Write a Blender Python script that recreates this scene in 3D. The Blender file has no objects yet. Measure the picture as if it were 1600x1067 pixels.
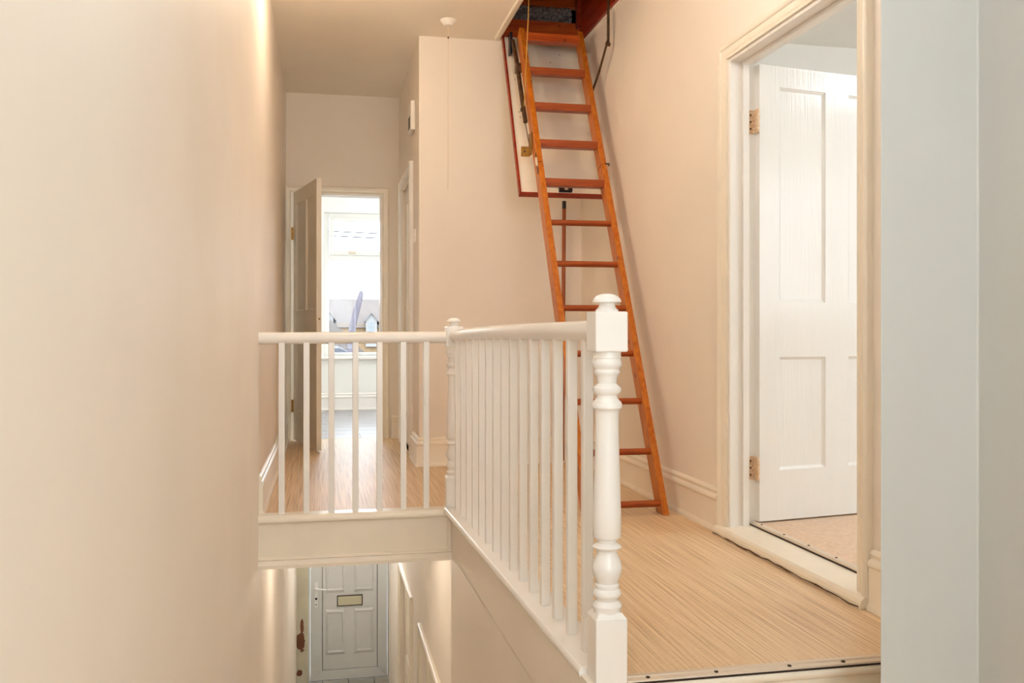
import bpy, math, random
from mathutils import Vector, Matrix
random.seed(7)
R = math.radians
scene = bpy.context.scene
C = scene.collection

# ------------------------------------------------------------------ camera
HC = 0.88                                   # eye height above the upper landing (z = 0)
cam_d = bpy.data.cameras.new('camera'); cam = bpy.data.objects.new('camera', cam_d); C.objects.link(cam)
cam_d.sensor_width = 36.0; cam_d.lens = 1420 / 1600 * 36.0; cam_d.shift_y = -15.5 / 1600
cam_d.clip_start = 0.02; cam_d.clip_end = 500
cam.location = (0, 0, HC); cam.rotation_euler = (R(90), 0, R(-11.62))
scene.camera = cam

# ------------------------------------------------------------------ sky, exposure
SKY = 6.3
w = bpy.data.worlds.new('sky'); scene.world = w; w.use_nodes = True
bg = w.node_tree.nodes['Background']; bg.inputs[0].default_value = (0.85, 0.92, 1.0, 1); bg.inputs[1].default_value = SKY
scene.view_settings.view_transform = 'Standard'; scene.view_settings.look = 'None'
scene.view_settings.exposure = 0.52; scene.view_settings.gamma = 1.0
scene.view_settings.use_curve_mapping = False
scene.cycles.adaptive_threshold = 0.1; scene.cycles.max_bounces = 7; scene.cycles.diffuse_bounces = 6; scene.cycles.glossy_bounces = 3; scene.cycles.transparent_max_bounces = 12
# emission strength and colour of the unseen globes; all but 'landing' are added fill
LAMPS = {'stair': (17.5, (0.66, 0.81, 1.0)), 'landing': (32.0, (1.0, 0.83, 0.64)), 'gallery': (10.5, (1.0, 0.93, 0.88)),
         'side_room': (25.0, (0.82, 0.91, 1.0)), 'front_room': (56.0, (0.88, 0.94, 1.0)), 'hall': (50.0, (0.82, 0.90, 1.0)),
         'stair_foot': (22.0, (1.0, 0.92, 0.82))}

def portal(loc, rot, sx, sy):
    l = bpy.data.lights.new('window_portal', 'AREA'); l.shape = 'RECTANGLE'; l.size = sx; l.size_y = sy
    l.cycles.is_portal = True
    o = bpy.data.objects.new('window_portal', l); C.objects.link(o); o.location = loc; o.rotation_euler = rot
portal((0.75, 10.66, 1.38), (R(-90), 0, 0), 1.6, 1.7)      # front bedroom window, facing in (-y)
portal((4.65, 0.77, 1.62), (R(90), 0, 0), 1.6, 1.45)          # right-hand bedroom window, facing in (+y)
portal((0.675, -1.83, 1.35), (R(90), 0, 0), 1.4, 1.95)        # rear window behind the camera
portal((0.2, 10.62, -0.72), (R(-90), 0, 0), 0.9, 0.45)     # fanlight over the front door

# ------------------------------------------------------------------ materials
def lin(c):
    return tuple(((v / 255) / 12.92 if v / 255 <= 0.04045 else ((v / 255 + 0.055) / 1.055) ** 2.4) for v in c) + (1.0,)
def mat(name, col, rough=0.5, spec=0.5, metal=0.0, noise=0.0, nscale=6.0, bump=0.0, bscale=80.0, coat=0.0, stretch=(1, 1, 1), col2=None):
    m = bpy.data.materials.new(name); m.use_nodes = True
    n = m.node_tree.nodes; L = m.node_tree.links; b = n['Principled BSDF']
    b.inputs['Base Color'].default_value = lin(col); b.inputs['Roughness'].default_value = rough
    b.inputs['Specular IOR Level'].default_value = spec; b.inputs['Metallic'].default_value = metal
    b.inputs['Coat Weight'].default_value = coat; b.inputs['Coat Roughness'].default_value = 0.08
    tc = n.new('ShaderNodeTexCoord'); mp = n.new('ShaderNodeMapping'); mp.inputs['Scale'].default_value = stretch
    L.new(tc.outputs['Object'], mp.inputs['Vector'])
    if noise or col2:
        t = n.new('ShaderNodeTexNoise'); t.inputs['Scale'].default_value = nscale; t.inputs['Detail'].default_value = 5
        L.new(mp.outputs[0], t.inputs['Vector'])
        r = n.new('ShaderNodeValToRGB'); r.color_ramp.elements[0].position = 0.35; r.color_ramp.elements[1].position = 0.65
        c2 = col2 or tuple(v * (1 - noise) for v in col)
        r.color_ramp.elements[0].color = lin(c2); r.color_ramp.elements[1].color = lin(col)
        L.new(t.outputs['Fac'], r.inputs['Fac']); L.new(r.outputs[0], b.inputs['Base Color'])
    if bump:
        t2 = n.new('ShaderNodeTexNoise'); t2.inputs['Scale'].default_value = bscale; t2.inputs['Detail'].default_value = 3
        L.new(mp.outputs[0], t2.inputs['Vector'])
        bm = n.new('ShaderNodeBump'); bm.inputs['Strength'].default_value = bump; bm.inputs['Distance'].default_value = 0.002
        L.new(t2.outputs['Fac'], bm.inputs['Height']); L.new(bm.outputs[0], b.inputs['Normal'])
    return m

M = {}
M['paint'] = mat('cream_wall_paint', (244, 233, 219), 0.55, 0.35, noise=0.018, nscale=1.6, bump=0.12, bscale=30)
M['ceil'] = mat('ceiling_paint', (250, 242, 228), 0.75, 0.2, noise=0.012, nscale=2.0, bump=0.1, bscale=25)
M['pale'] = mat('pale_wall_paint', (246, 245, 240), 0.6, 0.3, noise=0.015, nscale=1.5, bump=0.1, bscale=30)
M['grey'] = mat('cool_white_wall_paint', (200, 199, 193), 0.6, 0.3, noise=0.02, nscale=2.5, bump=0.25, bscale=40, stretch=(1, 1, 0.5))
M['gloss'] = mat('white_gloss_paint', (246, 241, 234), 0.22, 0.5, noise=0.012, nscale=5, bump=0.06, bscale=40)
M['eggshell'] = mat('cream_gloss_trim', (247, 236, 217), 0.3, 0.5, noise=0.015, nscale=9, bump=0.08, bscale=30)
M['doorgloss'] = mat('brushed_white_gloss', (245, 242, 237), 0.14, 0.28, noise=0.008, nscale=4, bump=0.55, bscale=28, stretch=(3.5, 3.5, 0.22))
M['steel'] = mat('dull_aluminium', (222, 204, 182), 0.35, 0.5, 0.3, bump=0.05)
M['brass'] = mat('tarnished_brass', (176, 128, 52), 0.4, 0.5, 0.75, noise=0.25, nscale=60)
M['rust'] = mat('painted_rusty_hinge', (238, 220, 194), 0.45, 0.5, 0.0, col2=(216, 172, 126), nscale=90)
M['iron'] = mat('brown_oxidised_steel', (108, 78, 50), 0.45, 0.5, 0.5, noise=0.3, nscale=40)
M['black'] = mat('black_plastic', (24, 22, 24), 0.35)
M['dark'] = mat('dark_gap', (52, 34, 20), 0.8)
M['seal'] = mat('brown_cracked_sealant', (112, 76, 44), 0.8, noise=0.3, nscale=30)
M['cord'] = mat('yellow_cord', (196, 146, 70), 0.8)
M['whitecord'] = mat('white_pull_cord', (226, 200, 170), 0.8)
M['plastic'] = mat('white_plastic', (247, 241, 231), 0.35)
M['upvc'] = mat('white_upvc', (236, 236, 232), 0.3, 0.5)
M['upvcdoor'] = mat('grey_white_upvc', (214, 214, 210), 0.35, 0.5, noise=0.02, nscale=6)
M['carpet'] = mat('pink_beige_carpet', (236, 208, 182), 0.95, 0.1, noise=0.06, nscale=60, bump=0.6, bscale=400)
M['felt'] = mat('grey_loft_insulation', (150, 140, 136), 1.0, 0.05, col2=(92, 78, 74), nscale=55, bump=1.0, bscale=160)
M['loft'] = mat('dark_brown_loft_timber', (96, 62, 40), 0.8, 0.2, noise=0.3, nscale=9)  # dark brown, mottled at random, for the boards round the loft void
M['insul'] = mat('dull_gold_letterbox', (206, 198, 168), 0.4)
M['stone'] = mat('grey_hall_tile', (168, 162, 148), 0.5, 0.4, noise=0.08, nscale=9)
for _k, (_e, _c) in LAMPS.items():
    _m = M['lamp_' + _k] = bpy.data.materials.new('unseen_globe_' + _k); _m.use_nodes = True
    _b = _m.node_tree.nodes['Principled BSDF']; _b.inputs['Base Color'].default_value = (0.9, 0.88, 0.84, 1)
    _b.inputs['Emission Color'].default_value = _c + (1,); _b.inputs['Emission Strength'].default_value = _e
# outside
M['brick'] = mat('yellow_brick', (134, 112, 86), 0.9, 0.1, noise=0.1, nscale=3)
M['slate'] = mat('pale_roof_tiles', (92, 85, 82), 0.9, 0.1, noise=0.06, nscale=2)
M['slate_b'] = mat('grey_roof_tiles', (80, 81, 86), 0.9, 0.1, noise=0.06, nscale=2)
M['outwhite'] = mat('white_render', (124, 123, 122), 0.8, 0.1)
M['outglass'] = mat('far_window_glass', (104, 110, 118), 0.2)
M['bark'] = mat('weathered_bark', (92, 87, 94), 0.9, 0.1, noise=0.15, nscale=5)
M['ground'] = mat('street_ground', (110, 106, 100), 0.95, 0.1, noise=0.1, nscale=1)
M['wire'] = mat('overhead_wire', (40, 42, 46), 0.7)

def wood(name, c1, c2, rough, axis_scale, knots=True):
    m = bpy.data.materials.new(name); m.use_nodes = True
    n = m.node_tree.nodes; L = m.node_tree.links; b = n['Principled BSDF']
    b.inputs['Roughness'].default_value = rough; b.inputs['Specular IOR Level'].default_value = 0.4
    tc = n.new('ShaderNodeTexCoord'); mp = n.new('ShaderNodeMapping'); mp.inputs['Scale'].default_value = axis_scale
    L.new(tc.outputs['Object'], mp.inputs['Vector'])
    t = n.new('ShaderNodeTexNoise'); t.inputs['Scale'].default_value = 4.0; t.inputs['Detail'].default_value = 6; t.inputs['Distortion'].default_value = 0.6
    L.new(mp.outputs[0], t.inputs['Vector'])
    r = n.new('ShaderNodeValToRGB'); r.color_ramp.elements[0].position = 0.3; r.color_ramp.elements[1].position = 0.7
    r.color_ramp.elements[0].color = lin(c2); r.color_ramp.elements[1].color = lin(c1)
    L.new(t.outputs['Fac'], r.inputs['Fac'])
    out = r.outputs[0]
    if knots:
        v = n.new('ShaderNodeTexVoronoi'); v.inputs['Scale'].default_value = 9.0; L.new(tc.outputs['Object'], v.inputs['Vector'])
        rr = n.new('ShaderNodeValToRGB'); rr.color_ramp.elements[0].position = 0.07; rr.color_ramp.elements[1].position = 0.14
        rr.color_ramp.elements[0].color = (0.28, 0.2, 0.16, 1); rr.color_ramp.elements[1].color = (1, 1, 1, 1)
        L.new(v.outputs['Distance'], rr.inputs['Fac'])
        mx = n.new('ShaderNodeMix'); mx.data_type = 'RGBA'; mx.blend_type = 'MULTIPLY'; mx.inputs[0].default_value = 0.8
        L.new(out, mx.inputs[6]); L.new(rr.outputs[0], mx.inputs[7]); out = mx.outputs[2]
    L.new(out, b.inputs['Base Color'])
    return m
M['pine'] = wood('orange_varnished_pine', (206, 122, 36), (176, 86, 18), 0.32, (14, 14, 1.2))
M['rung'] = wood('red_varnished_pine', (176, 82, 26), (138, 54, 14), 0.35, (1.2, 14, 14))
M['redwood'] = wood('red_stained_boards', (172, 62, 28), (126, 30, 12), 0.35, (9, 1.0, 9), False)
M['header'] = wood('orange_stained_board', (196, 92, 30), (160, 60, 18), 0.35, (1.0, 9, 12))
M['pole'] = wood('brown_varnished_dowel', (176, 92, 44), (144, 66, 26), 0.35, (10, 10, 1), False)

def sisal():
    m = bpy.data.materials.new('sisal_stripe_vinyl'); m.use_nodes = True
    n = m.node_tree.nodes; L = m.node_tree.links; b = n['Principled BSDF']
    b.inputs['Roughness'].default_value = 0.42; b.inputs['Specular IOR Level'].default_value = 0.45
    tc = n.new('ShaderNodeTexCoord')
    def lay(scale, vec):
        mp = n.new('ShaderNodeMapping'); mp.inputs['Scale'].default_value = vec; L.new(tc.outputs['Object'], mp.inputs['Vector'])
        t = n.new('ShaderNodeTexNoise'); t.inputs['Scale'].default_value = scale; t.inputs['Detail'].default_value = 2
        L.new(mp.outputs[0], t.inputs['Vector']); return t.outputs['Fac']
    a = lay(1.0, (230, 2.2, 1)); c = lay(1.0, (120, 1.3, 1)); d = lay(1.0, (60, 200, 1))
    mx = n.new('ShaderNodeMix'); mx.inputs[0].default_value = 0.42; L.new(a, mx.inputs[2]); L.new(c, mx.inputs[3])
    mx2 = n.new('ShaderNodeMix'); mx2.inputs[0].default_value = 0.16; L.new(mx.outputs[0], mx2.inputs[2]); L.new(d, mx2.inputs[3])
    r = n.new('ShaderNodeValToRGB'); e = r.color_ramp.elements
    e[0].position = 0.36; e[0].color = lin((188, 152, 113)); e[1].position = 0.64; e[1].color = lin((243, 217, 180))
    k = e.new(0.5); k.color = lin((226, 194, 154))
    L.new(mx2.outputs[0], r.inputs['Fac']); L.new(r.outputs[0], b.inputs['Base Color'])
    bm = n.new('ShaderNodeBump'); bm.inputs['Strength'].default_value = 0.15; bm.inputs['Distance'].default_value = 0.001
    L.new(mx2.outputs[0], bm.inputs['Height']); L.new(bm.outputs[0], b.inputs['Normal'])
    return m
M['sisal'] = sisal()
M['tile'] = mat('blue_grey_vinyl_tile', (150, 146, 148), 0.3, 0.5, noise=0.1, nscale=8, stretch=(1, 4, 1))
M['grout'] = mat('pale_tile_joint', (206, 204, 200), 0.6)

def glass():
    m = bpy.data.materials.new('window_glass'); m.use_nodes = True
    n = m.node_tree.nodes; L = m.node_tree.links
    n.remove(n['Principled BSDF'])
    t = n.new('ShaderNodeBsdfTransparent'); t.inputs[0].default_value = (0.97, 0.985, 0.98, 1)
    g = n.new('ShaderNodeBsdfGlossy'); g.inputs['Roughness'].default_value = 0.02
    x = n.new('ShaderNodeMixShader'); x.inputs[0].default_value = 0.012
    L.new(t.outputs[0], x.inputs[1]); L.new(g.outputs[0], x.inputs[2]); L.new(x.outputs[0], n['Material Output'].inputs[0])
    return m
M['glass'] = glass()

def peeling():
    """old cream gloss on the front-door post with two chips down to brown wood"""
    m = mat('chipped_cream_post', (206, 198, 172), 0.4, 0.4, noise=0.06, nscale=5)
    n = m.node_tree.nodes; L = m.node_tree.links; b = n['Principled BSDF']
    base = b.inputs['Base Color'].links[0].from_socket
    tc = n.new('ShaderNodeTexCoord'); nz = n.new('ShaderNodeTexNoise'); nz.inputs['Scale'].default_value = 16; nz.inputs['Detail'].default_value = 4
    L.new(tc.outputs['Object'], nz.inputs['Vector'])
    prev = None
    for (x, z, sx, sz) in ((-0.265, -2.56, 0.052, 0.12), (-0.25, -2.38, 0.018, 0.09), (-0.27, -2.90, 0.036, 0.045)):
        sp = n.new('ShaderNodeVectorMath'); sp.operation = 'SUBTRACT'; sp.inputs[1].default_value = (x, 0, z); L.new(tc.outputs['Object'], sp.inputs[0])
        ml = n.new('ShaderNodeVectorMath'); ml.operation = 'MULTIPLY'; ml.inputs[1].default_value = (1 / sx, 0, 1 / sz); L.new(sp.outputs[0], ml.inputs[0])
        ln = n.new('ShaderNodeVectorMath'); ln.operation = 'LENGTH'; L.new(ml.outputs[0], ln.inputs[0])
        if prev is None: prev = ln.outputs['Value']
        else:
            mn = n.new('ShaderNodeMath'); mn.operation = 'MINIMUM'; L.new(prev, mn.inputs[0]); L.new(ln.outputs['Value'], mn.inputs[1]); prev = mn.outputs[0]
    ad = n.new('ShaderNodeMath'); ad.operation = 'MULTIPLY_ADD'; ad.inputs[1].default_value = 1.8; L.new(nz.outputs['Fac'], ad.inputs[0]); L.new(prev, ad.inputs[2])
    lt = n.new('ShaderNodeMath'); lt.operation = 'LESS_THAN'; lt.inputs[1].default_value = 1.75; L.new(ad.outputs[0], lt.inputs[0])
    mx = n.new('ShaderNodeMix'); mx.data_type = 'RGBA'; L.new(lt.outputs[0], mx.inputs[0]); L.new(base, mx.inputs[6]); mx.inputs[7].default_value = lin((112, 66, 42))
    L.new(mx.outputs[2], b.inputs['Base Color'])
    return m
M['peel'] = peeling()

# ------------------------------------------------------------------ mesh builder
class MB:
    def __init__(s): s.v = []; s.f = []
    def add(s, vs, fs):
        o = len(s.v); s.v += [tuple(v) for v in vs]; s.f += [tuple(i + o for i in f) for f in fs]; return s
    def box(s, x0, x1, y0, y1, z0, z1, mtx=None):
        vs = [Vector((x, y, z)) for z in (z0, z1) for x, y in ((x0, y0), (x1, y0), (x1, y1), (x0, y1))]
        if mtx: vs = [mtx @ v for v in vs]
        return s.add(vs, [(0, 3, 2, 1), (4, 5, 6, 7), (0, 1, 5, 4), (1, 2, 6, 5), (2, 3, 7, 6), (3, 0, 4, 7)])
    def prism(s, poly, z0, z1):                                   # plan polygon (ccw) raised from z0 to z1
        n = len(poly)
        return s.add([(x, y, z0) for x, y in poly] + [(x, y, z1) for x, y in poly],
                     [tuple(range(n))[::-1], tuple(range(n, 2 * n))] + [(i, (i + 1) % n, n + (i + 1) % n, n + i) for i in range(n)])
    def sweep(s, prof, pts, side, up, close=True):                # profile (a,b) placed at a*side + b*up along pts
        n = len(prof); vs = []
        for p in pts:
            for a, b in prof: vs.append(Vector(p) + Vector(side) * a + Vector(up) * b)
        fs = []
        for k in range(len(pts) - 1):
            for i in range(n):
                j = (i + 1) % n; fs.append((k * n + i, k * n + j, (k + 1) * n + j, (k + 1) * n + i))
        if close: fs += [tuple(range(n))[::-1], tuple(range((len(pts) - 1) * n, len(pts) * n))]
        return s.add(vs, fs)
    def mitre(s, prof, frames):                                   # frames: list of (point, side, up) already mitred
        n = len(prof); vs = []
        for p, sd, up in frames:
            for a, b in prof: vs.append(Vector(p) + Vector(sd) * a + Vector(up) * b)
        fs = []
        for k in range(len(frames) - 1):
            for i in range(n):
                j = (i + 1) % n; fs.append((k * n + i, k * n + j, (k + 1) * n + j, (k + 1) * n + i))
        fs += [tuple(range(n))[::-1], tuple(range((len(frames) - 1) * n, len(frames) * n))]
        return s.add(vs, fs)
    def tube(s, pts, rad, seg=10):
        pts = [Vector(p) for p in pts]; rs = rad if isinstance(rad, (list, tuple)) else [rad] * len(pts)
        vs = []; fs = []
        for k, p in enumerate(pts):
            t = (pts[min(k + 1, len(pts) - 1)] - pts[max(k - 1, 0)]).normalized()
            a = t.orthogonal() if k == 0 else (pa - t * pa.dot(t)); a.normalize(); pa = a; b = t.cross(a)
            for i in range(seg):
                q = 2 * math.pi * i / seg; vs.append(p + (a * math.cos(q) + b * math.sin(q)) * rs[k])
        for k in range(len(pts) - 1):
            for i in range(seg):
                j = (i + 1) % seg; fs.append((k * seg + i, k * seg + j, (k + 1) * seg + j, (k + 1) * seg + i))
        fs += [tuple(range(seg))[::-1], tuple(range((len(pts) - 1) * seg, len(pts) * seg))]
        return s.add(vs, fs)
    def lathe(s, prof, cx=0, cy=0, seg=28):                       # prof: (radius, z) from bottom to top
        vs = []; fs = []
        for r, z in prof:
            for i in range(seg):
                q = 2 * math.pi * i / seg; vs.append((cx + r * math.cos(q), cy + r * math.sin(q), z))
        for k in range(len(prof) - 1):
            for i in range(seg):
                j = (i + 1) % seg; fs.append((k * seg + i, k * seg + j, (k + 1) * seg + j, (k + 1) * seg + i))
        fs += [tuple(range(seg))[::-1], tuple(range((len(prof) - 1) * seg, len(prof) * seg))]
        return s.add(vs, fs)
    def build(s, name, m, parent=None, bevel=0.0, smooth=False, loc=None, off=None):
        me = bpy.data.meshes.new(name)
        vs = s.v if off is None else [(v[0] - off[0], v[1] - off[1], v[2] - off[2]) for v in s.v]
        me.from_pydata(vs, [], s.f); me.validate(); me.update()
        me.materials.append(M[m])
        o = bpy.data.objects.new(name, me); C.objects.link(o)
        if parent: o.parent = parent
        if loc: o.location = loc
        if smooth:
            for p in me.polygons: p.use_smooth = True
            me.set_sharp_from_angle(angle=R(38))
        if bevel:
            b = o.modifiers.new('bevel', 'BEVEL'); b.width = bevel; b.segments = 2; b.limit_method = 'ANGLE'; b.angle_limit = R(40)
        return o
def box(name, m, x0, x1, y0, y1, z0, z1, parent=None, bevel=0.0):
    return MB().box(x0, x1, y0, y1, z0, z1).build(name, m, parent, bevel)
def tag(o, label, cat=None, group=None, kind=None):
    o['label'] = label
    if cat: o['category'] = cat
    if group: o['group'] = group
    if kind: o['kind'] = kind
    return o
def empty(name, loc=(0, 0, 0), rz=0.0):
    o = bpy.data.objects.new(name, None); C.objects.link(o); o.location = loc; o.rotation_euler = (0, 0, rz); o.empty_display_size = 0.1
    return o
def struct(o, label, cat): return tag(o, label, cat, kind='structure')
def copy_obj(o, parent=None, loc=None):
    c = o.copy(); C.objects.link(c); c.parent = parent
    if loc is not None: c.location = loc
    return c

# ------------------------------------------------------------------ main dimensions
XL, XR, XB, XS = -0.31, 1.70, 0.60, 0.70      # left wall, right wall, cupboard block side, hall side wall
YB, YF, YW = 5.93, 7.55, 10.41                # block front, far door wall, front facade
YE, YH = 2.20, 4.47                           # landing edge towards the camera, edge over the stairwell
ZC, ZG, ZL = 2.81, -3.03, -0.20               # ceiling, ground-floor hall, lower landing

# ------------------------------------------------------------------ setting
struct(box('wall_left', 'paint', XL - 0.12, XL, -1.7, 10.6, ZG, ZC), 'long cream painted wall running down the left of the stairwell', 'wall')
mb = MB()
mb.box(XR, XR + .1, 2.0, 2.656, ZL, ZC).box(XR, XR + .1, 3.638, YB + .1, ZL, ZC).box(XR, XR + .1, 2.656, 3.638, 2.05, ZC).box(XR, XR + .1, 2.656, 3.638, ZL, 0.0)
struct(mb.build('wall_right', 'paint'), 'cream landing wall behind the ladder with the open doorway in it', 'wall')
struct(box('wall_back', 'paint', XB, XR, YB, YB + .1, -.2, ZC), 'cream wall face behind the ladder, facing the stairs', 'wall')
mb = MB()
mb.box(XB, XB + .1, YB + .1, 6.40, 0, ZC).box(XB, XB + .1, 7.22, YF + .1, 0, ZC).box(XB, XB + .1, 6.40, 7.22, 2.0, ZC)
struct(mb.build('wall_corridor', 'paint'), 'narrow side of the passage with a closed door, right of the far doorway', 'wall')
mb = MB()
mb.box(XL, -.268, YF, YF + .1, 0, ZC).box(.46, XB, YF, YF + .1, 0, ZC).box(-.268, .46, YF, YF + .1, 2.005, ZC)
struct(mb.build('wall_far', 'paint'), 'cream end wall of the passage around the far doorway', 'wall')
# front bedroom shell and facade
mb = MB()
wx0, wx1, wz0, wz1 = -.01, 1.56, .60, 2.22
mb.box(XL, wx0, YW, YW + .2, 0, 2.7).box(wx1, 3.0, YW, YW + .2, 0, 2.7).box(wx0, wx1, YW, YW + .2, 0, wz0).box(wx0, wx1, YW, YW + .2, wz1, 2.7)
struct(mb.build('wall_window', 'pale'), 'pale wall below and around the far bedroom window', 'wall')
mb = MB().box(3.0, 3.1, YF, YW + .2, 0, 2.7).box(XB, 3.0, YF + .1, YF + .15, 0, 2.7)
struct(mb.build('wall_bedroom', 'pale'), 'pale side wall of the far front bedroom', 'wall')
struct(box('ceiling_bedroom', 'pale', XL, 3.1, YF + .1, YW + .2, 2.7, 2.76), 'pale ceiling of the far front bedroom', 'ceiling')
# right-hand bedroom shell
mb = MB()
rx0, rx1, ry0, ry1 = XR + .1, 5.6, .9, 5.6
mb.box(rx0, 3.9, ry0 - .1, ry0, 0, ZC).box(5.4, rx1, ry0 - .1, ry0, 0, ZC).box(3.9, 5.4, ry0 - .1, ry0, 0, .95).box(3.9, 5.4, ry0 - .1, ry0, 2.3, ZC)
mb.box(rx1, rx1 + .1, ry0, ry1, 0, ZC).box(rx0, rx1, ry1, ry1 + .1, 0, ZC).box(rx0 - .02, rx0, ry0 - .1, 1.99, 0, ZC)
struct(mb.build('wall_side_room', 'pale'), 'pale walls of the bedroom behind the open white door', 'wall')
struct(box('ceiling_side_room', 'pale', rx0, rx1, ry0, ry1, ZC, ZC + .06), 'pale ceiling of the bedroom behind the open white door', 'ceiling')
struct(box('floor_side_room', 'carpet', XR + .085, rx1, ry0, ry1, -.05, .06), 'pinkish beige carpet beyond the right-hand doorway', 'floor')
# near walls beside the camera
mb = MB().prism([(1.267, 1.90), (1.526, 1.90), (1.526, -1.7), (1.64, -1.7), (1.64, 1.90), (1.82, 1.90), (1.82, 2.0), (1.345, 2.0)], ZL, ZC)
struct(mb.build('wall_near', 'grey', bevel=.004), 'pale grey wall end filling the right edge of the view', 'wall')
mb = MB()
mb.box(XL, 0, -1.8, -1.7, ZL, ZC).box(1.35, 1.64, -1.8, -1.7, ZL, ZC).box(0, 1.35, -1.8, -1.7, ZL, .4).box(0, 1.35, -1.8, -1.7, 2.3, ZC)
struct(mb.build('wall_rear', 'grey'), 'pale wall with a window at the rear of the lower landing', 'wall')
# stairwell side wall under the landing, hall walls, facade downstairs
mb = MB().prism([(.675, .9), (.645, 2.2), (.612, YH), (XS + .1, YH), (XS + .1, .9)], ZG, -.215)
mb.prism([(.645, 2.2), (XS + .1, 2.2), (XS + .1, YH), (.612, YH)], -.22, -.002)
struct(mb.build('wall_stairwell', 'paint'), 'cream stairwell wall below the long run of balusters', 'wall')
hd = [(5.35, 6.72), (7.5, 8.55)]              # two hall doorways (far ends at the photo's mouldings)
mb = MB()
mb.box(XS, XS + .1, YH, 5.35, ZG, -.24).box(XS, XS + .1, 6.72, 7.5, ZG, -.24).box(XS, XS + .1, 8.55, YW, ZG, -.24)
mb.box(XS, XS + .1, 5.35, 6.72, -1.36, -.24).box(XS, XS + .1, 7.5, 8.55, -1.36, -.24)
struct(mb.build('wall_hall', 'paint'), 'cream hall wall with doorways right of the front door downstairs', 'wall')
mb = MB().box(-.7, -.335, YW, YW + .2, ZG, -.24).box(.74, 1.3, YW, YW + .2, ZG, -.24).box(-.335, .74, YW, YW + .2, -.48, -.24)
struct(mb.build('wall_front', 'pale'), 'wall around the front door at the foot of the stairs', 'wall')
struct(MB().box(XR + .1, XR + .2, YB, YF + .2, -.2, ZC).box(XB + .1, XR + .1, YF - .03, YF + .1, -.2, ZC).box(XB + .1, XR + .1, YB + .1, YF - .03, -.1, 0).box(XB + .1, XR + .2, 6.5, YF + .1, ZC + .03, ZC + .06).build('wall_box_room', 'pale'), 'walls of the small room behind the passage side door', 'wall')
struct(MB().box(XS + .1, 3.5, YH - .1, YH, ZG, -.24).box(3.5, 3.6, YH - .1, YW + .2, ZG, -.24).box(1.3, 3.5, YW, YW + .2, ZG, -.24).box(XS + .1, 3.5, YH, YW, ZG - .1, ZG).box(XS + .1, 3.6, YH - .1, YW + .2, -.24, -.19).build('wall_parlour', 'pale'), 'walls of the downstairs rooms behind the hall doors', 'wall')
# ceilings
hx0, hx1, hy0, hy1 = 1.125, 1.685, 4.70, 5.87
mb = MB()
mb.box(XL, XR, -1.8, hy0, ZC, ZC + .03).box(XL, hx0, hy0, hy1, ZC, ZC + .03).box(hx1, XR, hy0, hy1, ZC, ZC + .03).box(XL, XR, hy1, YF + .1, ZC, ZC + .03)
struct(mb.build('ceiling', 'ceil'), 'cream landing ceiling with the loft opening cut in it', 'ceiling')
struct(box('ceiling_hall', 'ceil', XL, XS + .1, YH + .03, YW + .2, -.24, -.2), 'cream ceiling of the hall under the landing', 'ceiling')
# floors
mb = MB().box(XS - .02, XR, YE, YH, -.18, 0).box(XL, XR, YH, YB, -.18, 0).box(XL, XB, YB, YF + .06, -.18, 0)
struct(mb.build('floor', 'sisal'), 'striped sisal-look vinyl floor of the upper landing', 'floor')
mb = MB().box(XL, 1.53, -1.7, .9, ZL - .1, ZL).box(XS - .02, XR + .1, .9, YE, ZL - .1, ZL)
struct(mb.build('floor_lower', 'sisal'), 'striped vinyl floor of the lower landing by the camera', 'floor')
fl = struct(box('floor_bedroom', 'grout', XL, 3.0, YF + .06, YW, -.18, -.004), 'blue-grey tiled floor of the far front bedroom', 'floor')
t0 = None
ty = YF + .07
row = 0
while ty < YW - .02:
    tx = XL + .003 - (row % 2) * .3
    while tx < 2.98:
        a0, a1 = max(tx, XL), min(tx + .594, 2.99)
        d1 = min(ty + .294, YW - .002)
        full = abs(a1 - a0 - .594) < 1e-6 and abs(d1 - ty - .294) < 1e-6
        if full and t0: copy_obj(t0, fl, (a0, ty, 0))
        elif a1 - a0 > .03:
            o = MB().box(0, a1 - a0, 0, d1 - ty, -.01, 0).build('tile', 'tile', fl, .002, loc=(a0, ty, 0))
            if full: t0 = o
        tx += .6
    ty += .3; row += 1
fg = struct(box('floor_hall', 'dark', XL, XS + .1, 3.6, YW + .2, ZG - .1, ZG - .006), 'grey tiled hall floor before the front door', 'floor')
tt = None
for i in range(4):
    for j in range(22):
        loc = (XL + .004 + i * .283, YW - .005 - (j + 1) * .3, ZG)
        if tt: copy_obj(tt, fg, loc)
        else: tt = MB().box(0, .275, 0, .292, -.012, 0).build('tile', 'stone', fg, .002, loc=loc)
# stairs (descend from the lower landing towards the front door)
st = empty('stairs', (XL, .9, ZG)); struct(st, 'stair flight descending towards the front door below', 'stairs')
rise = (ZL - ZG) / 13
for k in range(12):
    z = ZL - rise * (k + 1); y = .9 + .232 * k
    MB().box(0, .92, y - .9, y - .9 + .252, z - .03 - ZG, z - ZG).build('tread', 'sisal', st, .006)
    MB().box(0, .92, y - .9, y - .9 + .018, z - ZG, z - ZG + rise - .03).build('riser', 'eggshell', st)

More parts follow.
